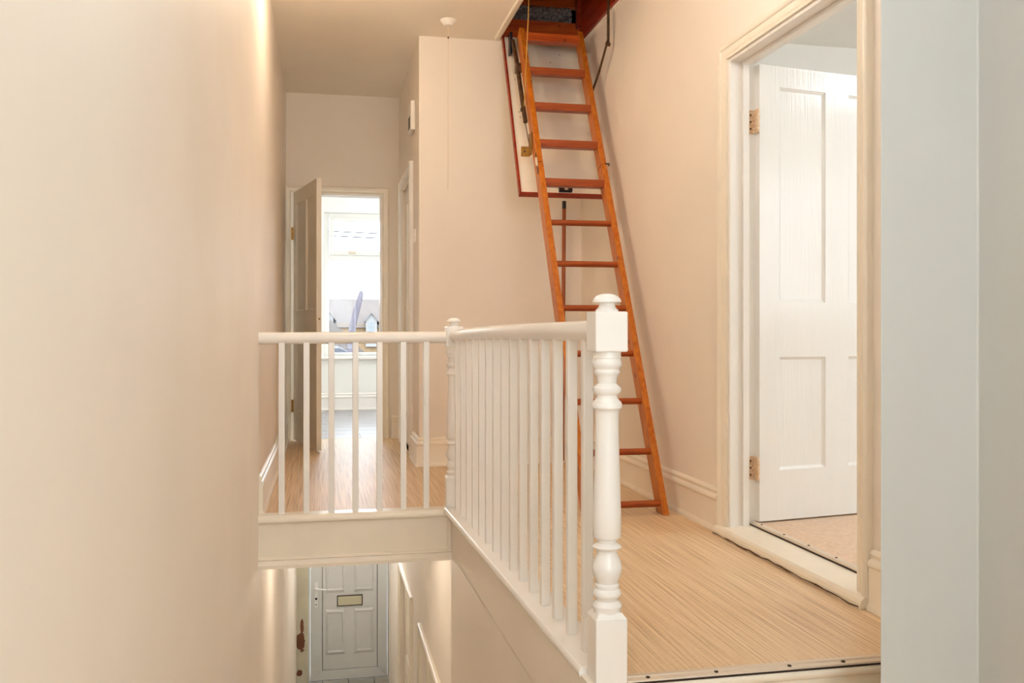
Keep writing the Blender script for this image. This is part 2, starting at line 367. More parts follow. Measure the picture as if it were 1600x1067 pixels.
# ------------------------------------------------------------------ skirtings
SK = [(0, 0), (.026, 0), (.026, .012), (.020, .022), (.018, .03), (.018, .135), (.022, .14), (.024, .148), (.020, .158), (.012, .164), (.012, .172), (.015, .178), (.010, .187), (.004, .19), (0, .192)]
def skirting(name, p0, p1, out, label, m='eggshell', mitre0=0, mitre1=0):
    p0, p1 = Vector(p0), Vector(p1); d = (p1 - p0).normalized(); o = Vector(out)
    fr = [(p0, o + d * mitre0, (0, 0, 1)), (p1, o + d * mitre1, (0, 0, 1))]
    return struct(MB().mitre(SK, fr).build(name, m, bevel=0, smooth=True), label, 'skirting board')
skirting('baseboard_left', (XL, YH + .03, 0), (XL, YF - .02, 0), (1, 0, 0), 'moulded cream skirting board along the left wall of the landing')
skirting('baseboard_right', (XR, YB, 0), (XR, 3.725, 0), (-1, 0, 0), 'moulded cream skirting board behind the foot of the ladder', mitre0=1)
skirting('baseboard_near', (XR, 2.585, 0), (XR, YE, 0), (-1, 0, 0), 'short skirting board between the right doorway and grey wall end')
skirting('baseboard_back', (XB, YB, 0), (XR, YB, 0), (0, -1, 0), 'moulded cream skirting board below the wall behind the ladder', mitre0=-1, mitre1=-1)
skirting('baseboard_corridor', (XB, 6.33, 0), (XB, YB, 0), (-1, 0, 0), 'stub of skirting board turning the corner into the passage', mitre1=1)
skirting('baseboard_far', (.535, YF, 0), (XB, YF, 0), (0, -1, 0), 'tiny skirting board right of the far doorway')
skirting('baseboard_bedroom', (XL, YW, -.004), (3.0, YW, -.004), (0, -1, 0), 'white skirting board below the far bedroom window', m='gloss')

# ------------------------------------------------------------------ architraves / doors
AR = [(0, 0), (0, .014), (.006, .016), (.012, .012), (.018, .016), (.040, .018), (.046, .026), (.056, .030), (.064, .026), (.068, .018), (.068, 0)]
def architrave(parent, a0, a1, top, z0, org, along, out, m='eggshell', name='architrave', wd=1.0):
    """moulding round an opening a0..a1 (distance along 'along' from org), up to 'top'"""
    org = Vector(org); al = Vector(along); ou = Vector(out); up = Vector((0, 0, 1))
    pr = [(a * wd, b) for a, b in AR]
    fr = [(org + al * a0 + up * z0, -al, ou), (org + al * a0 + up * top, -al + up, ou), (org + al * a1 + up * top, al + up, ou), (org + al * a1 + up * z0, al, ou)]
    return MB().mitre(pr, fr).build(name, m, parent, smooth=True)

def leaf(parent, wd, ht, th, panels, m, hinge_z, y0=0.0, rec=.012):
    """panelled door leaf in local x 0..wd, y y0..y0+th, z 0..ht; panels = (x0,x1,z0,z1)"""
    xs = sorted({p[0] for p in panels} | {p[1] for p in panels}); zs = sorted({(p[2], p[3]) for p in panels})
    f = MB(); y1 = y0 + th
    f.box(0, xs[0], y0, y1, 0, ht); f.box(xs[-1], wd, y0, y1, 0, ht)
    f.box(xs[1], xs[2], y0, y1, zs[0][0], zs[-1][1])
    cuts = [0] + [c for z in zs for c in z] + [ht]
    for k in range(0, len(cuts), 2):
        if cuts[k] in (0,) or cuts[k + 1] == ht: f.box(xs[0], xs[-1], y0, y1, cuts[k], cuts[k + 1])
        else: f.box(xs[0], xs[1], y0, y1, cuts[k], cuts[k + 1]); f.box(xs[2], xs[-1], y0, y1, cuts[k], cuts[k + 1])
    fo = f.build('leaf_frame', m, parent)
    for (a, b, c, d) in panels:
        p = MB().box(a - .0005, b + .0005, y0 + rec, y1 - rec, c - .0005, d + .0005).build('panel', m, parent)
        e = MB(); q = .012
        for yy, sg in ((y0 + rec, -1), (y1 - rec, 1)):
            prof = [(0, 0), (q, 0), (0, rec * .75)]
            e.mitre(prof, [((a, yy, c), (1, 0, 1), (0, sg, 0)), ((b, yy, c), (-1, 0, 1), (0, sg, 0)), ((b, yy, d), (-1, 0, -1), (0, sg, 0)), ((a, yy, d), (1, 0, -1), (0, sg, 0)), ((a, yy, c), (1, 0, 1), (0, sg, 0))])
        e.build('moulding', m, p)
    return fo

# --- far door (door_1), opened towards the camera
d1 = empty('door_1', (-.268, YF, 0)); struct(d1, 'cream panelled door standing open at the end of the passage', 'door')
def rel(o, root):                                              # world-space mesh -> child of root (root unrotated)
    o.location = [-c for c in root.location]; o.parent = root; return o
rel(architrave(None, -.268, .46, 2.005, 0, (0, YF, 0), (1, 0, 0), (0, -1, 0), wd=.82), d1)
jm = MB().box(-.268, -.250, YF - .004, YF + .11, 0, 2.005).box(.442, .46, YF - .004, YF + .11, 0, 2.005).box(-.25, .442, YF - .004, YF + .11, 1.99, 2.005)
rel(jm.build('door_lining', 'gloss'), d1)
dirv = Vector((-.036 + .235, 6.73 - 7.53)); ang = math.atan2(dirv.y, dirv.x)
sw = empty('leaf', (-.232 + .268, 7.525 - YF, .012), ang); sw.parent = d1
W1 = .78
leaf(sw, W1, 1.985, .036, [(.1, .345, 1.03, 1.88), (.435, .68, 1.03, 1.88), (.1, .345, .24, .82), (.435, .68, .24, .82)], 'eggshell', None, y0=-.018)
def hinge(parent, x, y, z, m, h=.1):
    hb = MB().tube([(x, y, z), (x, y, z + h)], .0065, 10).box(x - .032, x + .0, y - .002, y + .001, z, z + h).build('hinge', m, parent)
    sc = MB()
    for q in (.2, .5, .8): sc.tube([(x - .018, y - .0018, z + h * q), (x - .018, y - .0035, z + h * q)], .004, 8)
    sc.build('screw', 'iron', hb); return hb
for hz in (.23, 1.62): hinge(d1, .026, -.012, hz, 'brass')
kn = MB().tube([(W1 + .001, 0, .96), (W1 + .014, 0, .96)], .006, 8).build('latch', 'brass', sw)

# --- passage side door (door_2), closed, seen edge-on
d2 = empty('door_2', (XB, 6.40, 0)); struct(d2, 'closed white door seen edge-on in the passage side wall', 'door')
a = architrave(None, -7.22, -6.40, 2.0, 0, (XB, 0, 0), (0, -1, 0), (-1, 0, 0), m='gloss', name='architrave'); rel(a, d2)
s2 = empty('leaf', (.02, 0, .01), R(90)); s2.parent = d2
leaf(s2, .82, 1.98, .036, [(.1, .36, 1.03, 1.87), (.46, .72, 1.03, 1.87), (.1, .36, .24, .82), (.46, .72, .24, .82)], 'gloss', None, y0=-.04)

# --- right-hand doorway (door_3)
d3 = empty('door_3', (XR, 3.638, 0)); struct(d3, 'glossy white four-panel door standing open on the right', 'door')
a = architrave(None, -3.638, -2.656, 2.05, .0, (XR, 0, 0), (0, -1, 0), (-1, 0, 0), name='architrave'); rel(a, d3)
jm = MB().box(XR - .004, XR + .115, 3.620, 3.638, 0.03, 2.05).box(XR - .004, XR + .115, 2.656, 2.674, .03, 2.05).box(XR - .004, XR + .115, 2.674, 3.62, 2.034, 2.05)
jm.box(XR + .05, XR + .078, 3.604, 3.62, .03, 2.034).box(XR + .05, XR + .078, 2.674, 2.69, .03, 2.034).box(XR + .05, XR + .078, 2.69, 3.604, 2.02, 2.034)
rel(jm.build('door_lining', 'gloss', bevel=.002), d3)
s3 = empty('leaf', (.118, -.048, .068), math.atan2(.085, .53)); s3.parent = d3
leaf(s3, .82, 1.955, .038, [(.103, .346, .94, 1.865), (.472, .715, .94, 1.865), (.103, .346, .215, .702), (.472, .715, .215, .702)], 'doorgloss', None, y0=0.0)
for hz in (.245, 1.73):
    hb = MB().tube([(.108, -.055, hz), (.108, -.055, hz + .1)], .0065, 10).box(.078, .106, -.020, -.0175, hz, hz + .1).box(.104, .108, -.055, -.018, hz, hz + .1).build('hinge', 'rust', d3)
    sc = MB()
    for q in (.2, .5, .8): sc.tube([(.09, -.019, hz + .1 * q), (.09, -.0222, hz + .1 * q)], .0042, 8)
    sc.build('screw', 'iron', hb)
MB().tube([(.77, -.001, .93), (.77, -.03, .93)], .012, 12).lathe([(.001, 0)]).build('spindle', 'brass', s3)
# threshold, step board and metal strip of that doorway
th = empty('threshold', (XR, 2.63, 0)); struct(th, 'worn cream step board with a metal carpet strip in the right doorway', 'threshold')
prof = [(-.045, 0), (-.045, .018), (-.04, .03), (-.03, .038), (.085, .053), (.085, 0)]
rel(MB().sweep(prof, [(XR, 3.705, 0), (XR, 2.59, 0)], (1, 0, 0), (0, 0, 1)).build('step_board', 'eggshell', bevel=.002), th)
mb = MB(); random.seed(3)
yy = 3.70
pts = []
while yy > 2.6:
    pts.append((XR - .046, yy, .004 + random.random() * .006)); yy -= .05
rel(mb.tube(pts, [.0012 + random.random() * .0028 for _ in pts], 6).build('broken_sealant', 'seal'), th)
prof = [(0, 0), (0, .002), (.008, .007), (.02, .008), (.032, .006), (.04, .002), (.04, 0)]
strip = rel(MB().sweep(prof, [(XR + .083, 3.604, .058), (XR + .083, 2.69, .058)], (1, 0, 0), (0, 0, 1)).build('metal_strip', 'steel'), th)
rel(box('strip_shadow_gap', 'dark', XR + .0805, XR + .0835, 2.69, 3.604, .05, .0575), th)
scm = MB()
for k in range(5):
    yk = 3.54 - .19 * k; MB().tube([(XR + .103, yk, .064), (XR + .103, yk, .0675)], .005, 8).build('screw', 'dark', strip)

# --- landing edge: riser board, nosing and metal strip
ed = empty('trim_1', (XS + .02, YE, 0)); struct(ed, 'landing edge with metal nosing strip above a cream riser', 'trim')
rel(box('riser_board', 'eggshell', XS + .04, XR + .1, YE - .018, YE, ZL - .002, -.032), ed)
prof = [(0, -.032), (-.022, -.032), (-.030, -.026), (-.033, -.016), (-.030, -.006), (-.022, 0), (0, 0)]
rel(MB().sweep(prof, [(XS + .04, YE, 0), (XR + .1, YE, 0)], (0, 1, 0), (0, 0, 1)).build('nosing', 'eggshell', smooth=True), ed)
prof = [(-.030, 0), (-.028, .004), (-.012, .006), (-.010, .009), (.004, .009), (.012, .006), (.018, .001), (.018, 0)]
ms = rel(MB().sweep(prof, [(XS + .042, YE, 0), (XR + .1, YE, 0)], (0, 1, 0), (0, 0, 1)).build('metal_strip', 'steel'), ed)
for xk in (.80, .985, 1.19, 1.345, 1.5): MB().tube([(xk, YE - .017, .004), (xk, YE - .017, .0072)], .0055, 8).build('screw', 'dark', ms)
rel(box('edge_gap', 'dark', XS + .04, XR, YE - .0315, YE - .026, -.005, -.001), ed)

# ------------------------------------------------------------------ fascia over the stairwell
fa = empty('trim_2', (XL, YH, 0)); struct(fa, 'cream fascia board across the stairwell under the short balustrade', 'trim')
rel(box('fascia_board', 'eggshell', XL, .612, YH - .015, YH + .03, -.24, -.004), fa)
prof = [(0, -.03), (-.024, -.03), (-.034, -.022), (-.036, -.012), (-.032, -.002), (-.02, .008), (0, .008)]
rel(MB().sweep(prof, [(XL, YH - .005, 0), (.60, YH - .005, 0)], (0, 1, 0), (0, 0, 1)).build('nosing', 'eggshell', smooth=True), fa)
rel(box('top_plate', 'eggshell', XL, .60, YH - .005, YH + .05, -.01, .008), fa)
prof = [(0, -.242), (-.03, -.242), (-.03, -.226), (-.022, -.218), (-.018, -.206), (-.024, -.200), (-.018, -.192), (0, -.192)]
rel(MB().sweep(prof, [(XL, YH - .01, 0), (.612, YH - .01, 0)], (0, 1, 0), (0, 0, 1)).build('bottom_moulding', 'eggshell', smooth=True), fa)
rel(box('end_batten', 'eggshell', .588, .610, YH - .024, YH - .01, -.195, -.03), fa)

# ------------------------------------------------------------------ balustrades
px = .001624
def zz(v): return .88 - (v - 518) * px
NEWEL = [(946 + 12, 40), (950, 43), (945, 46.5), (941, 43), (937, 34), (933, 36), (930, 43), (926, 45.5), (921, 42), (918, 36), (915.5, 38.5), (912.5, 38), (910, 33), (905, 36), (898, 43), (890, 47), (884, 46.8), (877, 43), (870, 37), (863, 32), (859, 32), (857, 40), (853.5, 46), (850, 40), (847, 30), (842, 30), (840, 42), (838, 45), (800, 44), (760, 41.5), (720, 39), (680, 37.2), (655, 36.6), (644, 37.5), (639, 41), (637, 46.5), (631, 47.5), (628, 45), (624, 37), (620, 32), (617, 32), (614, 40), (610, 45), (606, 44.5), (602, 37), (599, 30), (592, 31), (586, 35), (583, 40), (580, 41), (577, 38), (574.5, 40), (571, 46), (566, 46.5), (562, 43), (560, 42), (559, 44), (551, 44), (548, 44)]
CAP = [(488, 36), (484, 36), (483, 32), (479, 26), (475, 24.5), (473.5, 26), (473, 38), (472, 44.5), (469, 44), (466, 41), (462.5, 33), (460, 24), (458.6, 12), (458.2, 2)]
def newel_parts(parent, x, y, zbase, sc=1.0):
    h = .041
    base = MB()
    zt = zz(958)
    base.box(-h, h, -h, h, zbase, zt - .006)
    # chamfered shoulders rising to the turning
    base.add([(-h, -h, zt - .006), (h, -h, zt - .006), (h, h, zt - .006), (-h, h, zt - .006), (-.03, -.03, zt + .008), (.03, -.03, zt + .008), (.03, .03, zt + .008), (-.03, .03, zt + .008)], [(0, 1, 5, 4), (1, 2, 6, 5), (2, 3, 7, 6), (3, 0, 4, 7), (4, 5, 6, 7)])
    n = empty('newel_post', (x, y, 0)); n.parent = parent; n.scale = (1, 1, sc)
    base.build('lower_block', 'gloss', n, .003)
    MB().lathe([(w_ / 2 * px, zz(v)) for v, w_ in NEWEL], seg=32).build('turned_shaft', 'gloss', n, smooth=True)
    MB().box(-h * 1.03, h * 1.03, -h * 1.03, h * 1.03, zz(549.5), zz(487)).build('upper_block', 'gloss', n, .004)
    MB().lathe([(w_ / 2 * px, zz(v)) for v, w_ in CAP], seg=32).build('mushroom_finial', 'gloss', n, smooth=True)
    return n
RAIL = []
for k in range(18):
    q = 2 * math.pi * k / 18
    RAIL.append((.030 * math.cos(q) * (1.0 if math.sin(q) > -.5 else .88), .0285 * math.sin(q)))
# long run beside the landing
NX, NY, FX, FY = .701, 2.212, .628, 4.492
bl = empty('balustrade', (NX, NY, 0)); tag(bl, 'long white balustrade of square spindles between the two turned newel posts', 'balustrade', kind=None)
newel_parts(bl, 0, 0, ZL)
def bx(y): return NX + (FX - NX) * (y - NY) / (FY - NY)
pts = []
for k in range(13):
    y = NY + .035 + (FY - NY - .0775) * k / 12; u = k / 12
    pts.append((bx(y) - NX, y - NY, .8815 - .006 * u - .018 * u ** 4))
MB().sweep(RAIL, pts, (1, 0, 0), (0, 0, 1)).build('handrail', 'gloss', bl, smooth=True)
dv = Vector((FX - NX, FY - NY, 0)).normalized(); sd = Vector((dv.y, -dv.x, 0))
prof = [(.055, -.004), (.055, .016), (-.05, .016), (-.056, .013), (-.060, .006), (-.060, -.002), (-.056, -.010), (-.048, -.016), (-.044, -.016), (-.044, -.004)]
MB().sweep(prof, [(dv * .045), (dv * 2.236)], sd, (0, 0, 1)).build('base_rail', 'gloss', bl, smooth=False, bevel=.0015)
b0 = None
hb = .0142
for i in range(1, 16):
    y = NY + .1425 * i + .018; loc = (bx(y) - NX, y - NY, .014)
    if b0 is None:
        b0 = MB().box(-hb, hb, -hb, hb, 0, .852).build('baluster', 'gloss', bl, .0035, loc=loc); b0.rotation_euler = (0, 0, R(1.8))
    else: copy_obj(b0, bl, loc)
# short run over the stairwell
bs = empty('balustrade', (FX, FY, 0)); tag(bs, 'short white balustrade of seven thin spindles spanning the stairwell by the left wall', 'balustrade')
newel_parts(bs, 0, 0, -.04, .972)
RR = [(.029 * math.cos(2 * math.pi * k / 18), .029 * math.sin(2 * math.pi * k / 18)) for k in range(18)]
MB().sweep(RR, [(XL - FX, 0, .848), (-.036, 0, .852)], (0, 1, 0), (0, 0, 1)).build('handrail', 'gloss', bs, smooth=True)
s0 = None
hs = .0145
for x in (-.204, -.088, .03, .145, .261, .377, .49):
    loc = (x - FX, -.004, .006)
    if s0 is None: s0 = MB().box(-hs, hs, -hs, hs, 0, .825).build('baluster', 'gloss', bs, .003, loc=loc)
    else: copy_obj(s0, bs, loc)

# ------------------------------------------------------------------ loft hatch, ladder, pole
hf = empty('loft_hatch_frame', (hx0, hy1, ZC)); tag(hf, 'red stained timber lining round the loft opening above the ladder', 'hatch frame')
rel(box('far_lining', 'header', hx0, hx1 - .02, hy1 - .02, hy1 + .015, ZC - .005, ZC + .125, bevel=.003), hf)
rel(box('side_lining', 'redwood', hx0 - .02, hx0, hy0, hy1, ZC + .031, ZC + .14), hf)
rel(box('near_lining', 'redwood', hx0, hx1, hy0 - .02, hy0, ZC + .031, ZC + .14), hf)
for k in range(4):
    rel(box('board', 'redwood', hx1 - .018, hx1 + (.0 if k % 2 else .002), hy0, hy1 - .05, ZC + .012 + k * .085, ZC + .094 + k * .085, bevel=.002), hf)
rel(box('corner_post', 'redwood', hx1 - .05, hx1 - .012, hy1 - .05, hy1 - .02, ZC + .08, ZC + .40, bevel=.003), hf)
prof = [(0, 0), (0, -.012), (-.012, -.016), (-.03, -.016), (-.036, -.010), (-.036, 0)]
rel(MB().sweep(prof, [(hx0, hy0, ZC), (hx0, hy1 - .01, ZC)], (1, 0, 0), (0, 0, 1)).build('ceiling_trim', 'eggshell'), hf)
# loft void
lv = MB().box(.3, 2.6, 3.9, 7.2, 4.2, 4.26).box(.24, .3, 3.9, 7.2, ZC + .03, 4.26).box(2.6, 2.66, 3.9, 7.2, ZC + .06, 4.26).box(.3, 2.6, 7.2, 7.26, ZC + .03, 4.26).box(.3, 2.6, 3.84, 3.9, ZC + .03, 4.26).box(XR + .1, 2.6, 3.9, 7.2, ZC + .06, ZC + .09)
struct(lv.build('wall_loft', 'loft'), 'dark timber loft space glimpsed through the hatch', 'loft')
for k, (x0, x1) in enumerate(((hx0 - .1, hx0 + .5),)):
    q = MB(); random.seed(5)
    nx_, nz_ = 22, 6; vs = []; fs = []
    for i in range(nx_ + 1):
        for j in range(nz_ + 1):
            vs.append((x0 + (x1 - x0) * i / nx_ + random.uniform(-.004, .004), hy1 + .04 + random.uniform(-.012, .012), ZC + .11 + .13 * j / nz_ + random.uniform(-.004, .004)))
    for i in range(nx_):
        for j in range(nz_):
            a_ = i * (nz_ + 1) + j; fs.append((a_, a_ + nz_ + 1, a_ + nz_ + 2, a_ + 1))
    q.add(vs, fs); q.box(x0, x1, hy1 + .055, hy1 + .5, ZC + .11, ZC + .24)
    tag(q.build('insulation_roll', 'felt', smooth=True), 'fuzzy grey insulation behind the top of the ladder in the loft', 'insulation')
tag(box('loft_joist', 'header', hx0 - .15, hx1 + .1, hy1 + .05, hy1 + .10, ZC + .25, ZC + .36, bevel=.003), 'orange timber joist above the grey insulation in the loft', 'joist')

# hatch door: hinged at the far edge, hanging down behind the ladder
tilt = math.atan2(5.84 - 5.30, 2.815 - 1.705)
hd_o = empty('loft_hatch_door', (hx0 + .01, hy1 - .03, ZC + .0)); tag(hd_o, 'white loft hatch door with red-brown edges hanging behind the ladder', 'hatch door')
HM = Matrix.Rotation(-tilt, 4, 'X')                             # local: x across, z down the panel (negative), y thickness away
PL, PW = 1.235, .535
def hbox(x0, x1, y0, y1, z0, z1): return MB().box(x0, x1, y0, y1, z0, z1, HM)
hbox(.012, PW - .012, .0, .022, -PL + .012, -.0).build('panel', 'eggshell', hd_o)
hbox(0, .0125, -.006, .028, -PL, 0).build('edge_strip', 'redwood', hd_o)
hbox(PW - .0125, PW, -.006, .028, -PL, 0).build('edge_strip', 'redwood', hd_o)
hbox(.012, PW - .012, -.006, .028, -PL, -PL + .014).build('edge_strip', 'redwood', hd_o)
ct = hbox(.245, .325, -.026, .0, -PL + .022, -PL + .066).build('catch', 'black', hd_o)
hbox(.275, .297, -.030, -.026, -PL + .023, -PL + .043).build('catch_tongue', 'steel', ct)
for (x, z) in ((.05, -.36), (.052, -.62), (.056, -.66), (.30, -.20), (.37, -.13)):
    hbox(x, x + .006, -.0012, .0, z, z + .006).build('screw_hole', 'iron', hd_o)

# ladder frame: local z runs up the slope, local y is depth (away from camera side)
LX0, LX1 = 1.20, 1.615
LY0, LS = 4.105, .5355                                          # y at floor, dy/dz
la = math.atan(LS); LL = 2.80 / math.cos(la)
ld = empty('loft_ladder', (LX0, LY0, 0)); tag(ld, 'orange varnished wooden loft ladder leaning up to the hatch', 'ladder')
RM = Matrix.Rotation(-la, 4, 'X')
def at(z): return z / math.cos(la)
SWD, SDP = .033, .085
ZJ = 1.86
for x in (0, LX1 - LX0 - SWD):
    for (a, b) in ((at(0), at(ZJ) - .001), (at(ZJ) + .001, at(2.80))):
        vs = []
        m_ = MB().box(x, x + SWD, 0, SDP, a, b)
        if a == 0:                                              # foot cut level with the floor
            nv = []
            for (vx, vy, vz) in m_.v:
                if vz == a: vz = vy * math.tan(la) + .002
                nv.append((vx, vy, vz))
            m_.v = nv
        m_.v = [tuple(RM @ Vector(v)) for v in m_.v]
        m_.build('stile', 'pine', ld, .003)
IW = LX1 - LX0 - 2 * SWD
rz = [.045, .285, .525, .765, 1.005, 1.25, 1.49]
tz = [1.735, 1.985, 2.235, 2.485]
r0 = MB().tube([(0, 0, 0), (IW + .006, 0, 0)], .0165, 14).build('rung', 'rung', ld, smooth=True, loc=(SWD - .003, 0, 0))
for k, z in enumerate(rz):
    p = RM @ Vector((0, SDP * .42, at(z))); l_ = (SWD - .003, p.y, z if k else max(z, .05))
    if k == 0: r0.location = l_
    else: copy_obj(r0, ld, l_)
t0_ = MB().box(0, IW + .006, -.034, .034, -.022, .022).build('tread', 'rung', ld, .004, loc=(0, 0, 0))
for k, z in enumerate(tz):
    p = RM @ Vector((0, SDP * .5, at(z))); l_ = (SWD - .003, p.y, z)
    if k == 0: t0_.location = l_
    else: copy_obj(t0_, ld, l_)
p = RM @ Vector((0, SDP * .5, at(2.735)))
MB().box(0, IW + .006, -.04, .04, -.026, .026).build('top_board', 'header', ld, .004, loc=(SWD - .003, p.y, 2.735))
# section hinge plates and catch where the two ladder sections meet
def lbox(x0, x1, y0, y1, z0, z1): return MB().box(x0, x1, y0, y1, z0, z1, RM)
hp = lbox(-.003, .0, .004, .03, at(ZJ) - .07, at(ZJ) + .07).build('section_hinge', 'iron', ld, .002)
MB().tube([RM @ Vector((-.006, .004, at(ZJ) - .03)), RM @ Vector((-.006, .004, at(ZJ) + .03))], .007, 10).build('hinge_pin', 'steel', hp)
xr_ = LX1 - LX0
MB().tube([RM @ Vector((xr_ - .01, -.004, at(ZJ))), RM @ Vector((xr_ + .014, -.004, at(ZJ))), RM @ Vector((xr_ + .016, .012, at(ZJ)))], .005, 8).build('section_catch', 'iron', ld)
def W(x, y, z): return (x - LX0, y - LY0, z)
# brass angle bracket on the hatch by the left stile
bk = MB().box(LX0 - .055 - LX0, -.006, 5.30 - LY0, 5.304 - LY0, 1.925, 1.985).build('bracket', 'brass', ld, .004)
MB().tube([(-.034, 5.299 - LY0, 1.955), (-.034, 5.294 - LY0, 1.955)], .007, 10).build('bolt', 'iron', bk)
MB().box(-.008, -.003, 5.23 - LY0, 5.305 - LY0, 1.925, 2.06).build('bracket_wing', 'brass', bk, .002)
# left spring arm with its clevises
sa = MB().tube([W(1.178, 5.70, 2.745), W(1.183, 5.62, 2.60), W(1.19, 5.38, 2.15)], [.011, .014, .014], 12).build('spring_arm', 'iron', ld, smooth=True)
MB().tube([W(1.188, 5.38, 2.15), W(1.195, 5.295, 1.985)], .0025, 6).build('wire', 'iron', sa)
MB().box(1.168 - LX0, 1.205 - LX0, 5.555 - LY0, 5.60 - LY0, 2.50, 2.56).build('clevis', 'iron', sa, .004)
MB().box(1.160 - LX0, 1.176 - LX0, 5.70 - LY0, 5.76 - LY0, 2.66, 2.80).build('pivot_plate', 'black', sa, .002)
MB().tube([W(1.170, 5.425, 2.235), W(1.198, 5.425, 2.235)], .013, 10).build('knuckle', 'iron', sa)
# right lever arm, cranked, coming down from the opening
ra = MB().tube([W(1.660, 5.21, 3.12), W(1.660, 5.21, 2.86), W(1.660, 5.215, 2.60)], [.0085, .0085, .0085], 10).build('lever_arm', 'iron', ld, smooth=True)
MB().tube([W(1.652, 5.20, 2.615), W(1.645, 5.35, 2.47), W(1.63, 5.47, 2.36)], .007, 8).build('lower_link', 'iron', ra)
MB().tube([W(1.645, 5.215, 2.60), W(1.672, 5.215, 2.60)], .012, 10).build('knuckle', 'iron', ra)
MB().tube([W(1.17, 5.18, 2.95), W(1.185, 5.28, 2.75), W(1.192, 5.36, 2.55), W(1.186, 5.40, 2.25)], .0035, 8).build('pull_cord', 'cord', ld, smooth=True)

# hatch pole leaning in the corner behind the ladder
po = empty('hatch_pole', (1.553, 5.895, 0)); tag(po, 'brown wooden hatch pole with black tip standing behind the ladder', 'pole')
MB().tube([(0, -.005, .192), (.013, -.001, 1.70)], .0125, 12).build('shaft', 'pole', po, smooth=True)
MB().tube([(0, -.005, .02), (0, -.005, .2)], .0125, 12).build('foot', 'pole', po, smooth=True)
MB().tube([(.013, -.001, 1.70), (.0135, -.001, 1.752)], .0132, 12).build('tip', 'black', po, smooth=True)
po.location.y = YB - .045

# ------------------------------------------------------------------ small fittings
al_ = empty('door_chime', (XB, 6.27, 2.35)); tag(al_, 'small white wall box high up beside the passage side door', 'chime')
MB().box(-.032, 0, -.10, .10, -.10, .10).build('case', 'plastic', al_, .008)
for k in range(7): MB().box(-.034, -.030, -.06, .06, -.075 + k * .012, -.070 + k * .012).build('vent_slot', 'dark', al_)
sw_ = empty('light_switch', (XB, 6.18, 1.53)); tag(sw_, 'white light switch on the passage corner beside the side door', 'light switch')
MB().box(-.010, 0, -.043, .043, -.043, .043).build('plate', 'plastic', sw_, .003)
MB().box(-.017, -.009, -.008, .008, -.014, .014).build('rocker', 'plastic', sw_, .003)
ps = empty('pull_switch', (.748, 5.60, ZC)); tag(ps, 'white ceiling pull switch with long thin cord left of hatch', 'pull switch')
MB().lathe([(.05, 0.0), (.05, -.006), (.042, -.014), (.034, -.026), (.026, -.034), (.008, -.036)][::-1], seg=24).build('body', 'plastic', ps, smooth=True)
MB().tube([(0, 0, -.034), (0, 0, -.11)], .0022, 6).build('cord_top', 'whitecord', ps)
MB().tube([(0, 0, -.11), (-.002, 0, -1.05)], .0013, 6).build('cord', 'whitecord', ps)
MB().lathe([(.003, -.115), (.005, -.108), (.003, -.10)], seg=10).build('bead', 'iron', ps)

# unseen globe lamps; all but the landing one are added to brighten the rooms
def pendant(key, x, y, zc, drop, label, r=.13):
    p_ = empty('unseen_lamp', (x, y, zc)); tag(p_, label, 'lamp')
    MB().lathe([(.01, -.03), (.04, -.02), (.045, 0)], seg=20).build('ceiling_rose', 'plastic', p_, smooth=True)
    MB().tube([(0, 0, -.03), (0, 0, -drop + r)], .004, 8).build('flex', 'plastic', p_)
    prof = [(max(.002, r * math.sin(q)), -drop - r * math.cos(q)) for q in [math.pi * k / 8 for k in range(9)]]
    MB().lathe(prof, seg=14).build('globe', 'lamp_' + key, p_, smooth=True)
pendant('landing', .12, 4.6, ZC, .14, 'opal globe lamp close under the landing ceiling, above the view', r=.1)
pendant('stair', .05, 1.05, ZC, .72, 'added globe giving cool fill light over the stairs, above the view')
pendant('gallery', 1.0, 3.1, ZC, .42, 'added fill-light globe between balustrade and right doorway, above the view')
pendant('side_room', 3.6, 2.6, ZC, .4, 'added unseen fill-light globe in the bedroom behind the open white door')
pendant('front_room', 1.6, 9.0, 2.7, .4, 'added unseen fill-light globe in the far front bedroom')
pendant('stair_foot', .15, 5.5, -.24, .13, 'small added fill-light globe, unseen, near the foot of the stairs', r=.075)
pendant('hall', .2, 9.1, -.24, .22, 'added unseen fill-light globe in the hall under the landing', r=.09)

# ------------------------------------------------------------------ front door downstairs
fd = empty('door_4', (-.335, YW, ZG)); struct(fd, 'grey-white panelled front door at the foot of the stairs', 'front door')
rel(box('left_post', 'peel', -.335, -.185, YW - .07, YW + .02, ZG, -.98, bevel=.003), fd)
rel(box('post_gap', 'dark', -.345, -.333, YW - .06, YW - .03, ZG, -.98), fd)
rel(box('left_frame', 'upvcdoor', -.183, -.165, YW - .05, YW + .05, ZG, -1.0), fd)
rel(box('right_frame', 'upvcdoor', .695, .74, YW - .05, YW + .05, ZG, -1.0), fd)
rel(box('head_frame', 'upvcdoor', -.335, .74, YW - .05, YW + .05, -1.0, -.94), fd)
rel(box('fanlight_frame', 'upvcdoor', -.335, .74, YW - .03, YW + .05, -.50, -.46), fd)
rel(box('fanlight_pane', 'glass', -.335, .74, YW + .02, YW + .026, -.94, -.50), fd)
lf = empty('leaf', (0, 0, 0)); lf.parent = fd
def rl(o): o.location = [-c for c in fd.location]; o.parent = lf; return o
yf = YW - .03
zb = -3.02
q = MB()
q.add([(-.160, yf, zb), (.690, yf, zb), (.580, yf, zb + .105), (-.030, yf, zb + .105), (-.160, yf + .06, zb), (.690, yf + .06, zb), (.58, yf + .06, zb + .105), (-.03, yf + .06, zb + .105)], [(0, 1, 2, 3), (4, 7, 6, 5), (0, 4, 5, 1), (3, 2, 6, 7), (0, 3, 7, 4), (1, 5, 6, 2)])
rl(q.build('bottom_rail', 'upvcdoor', bevel=.003))
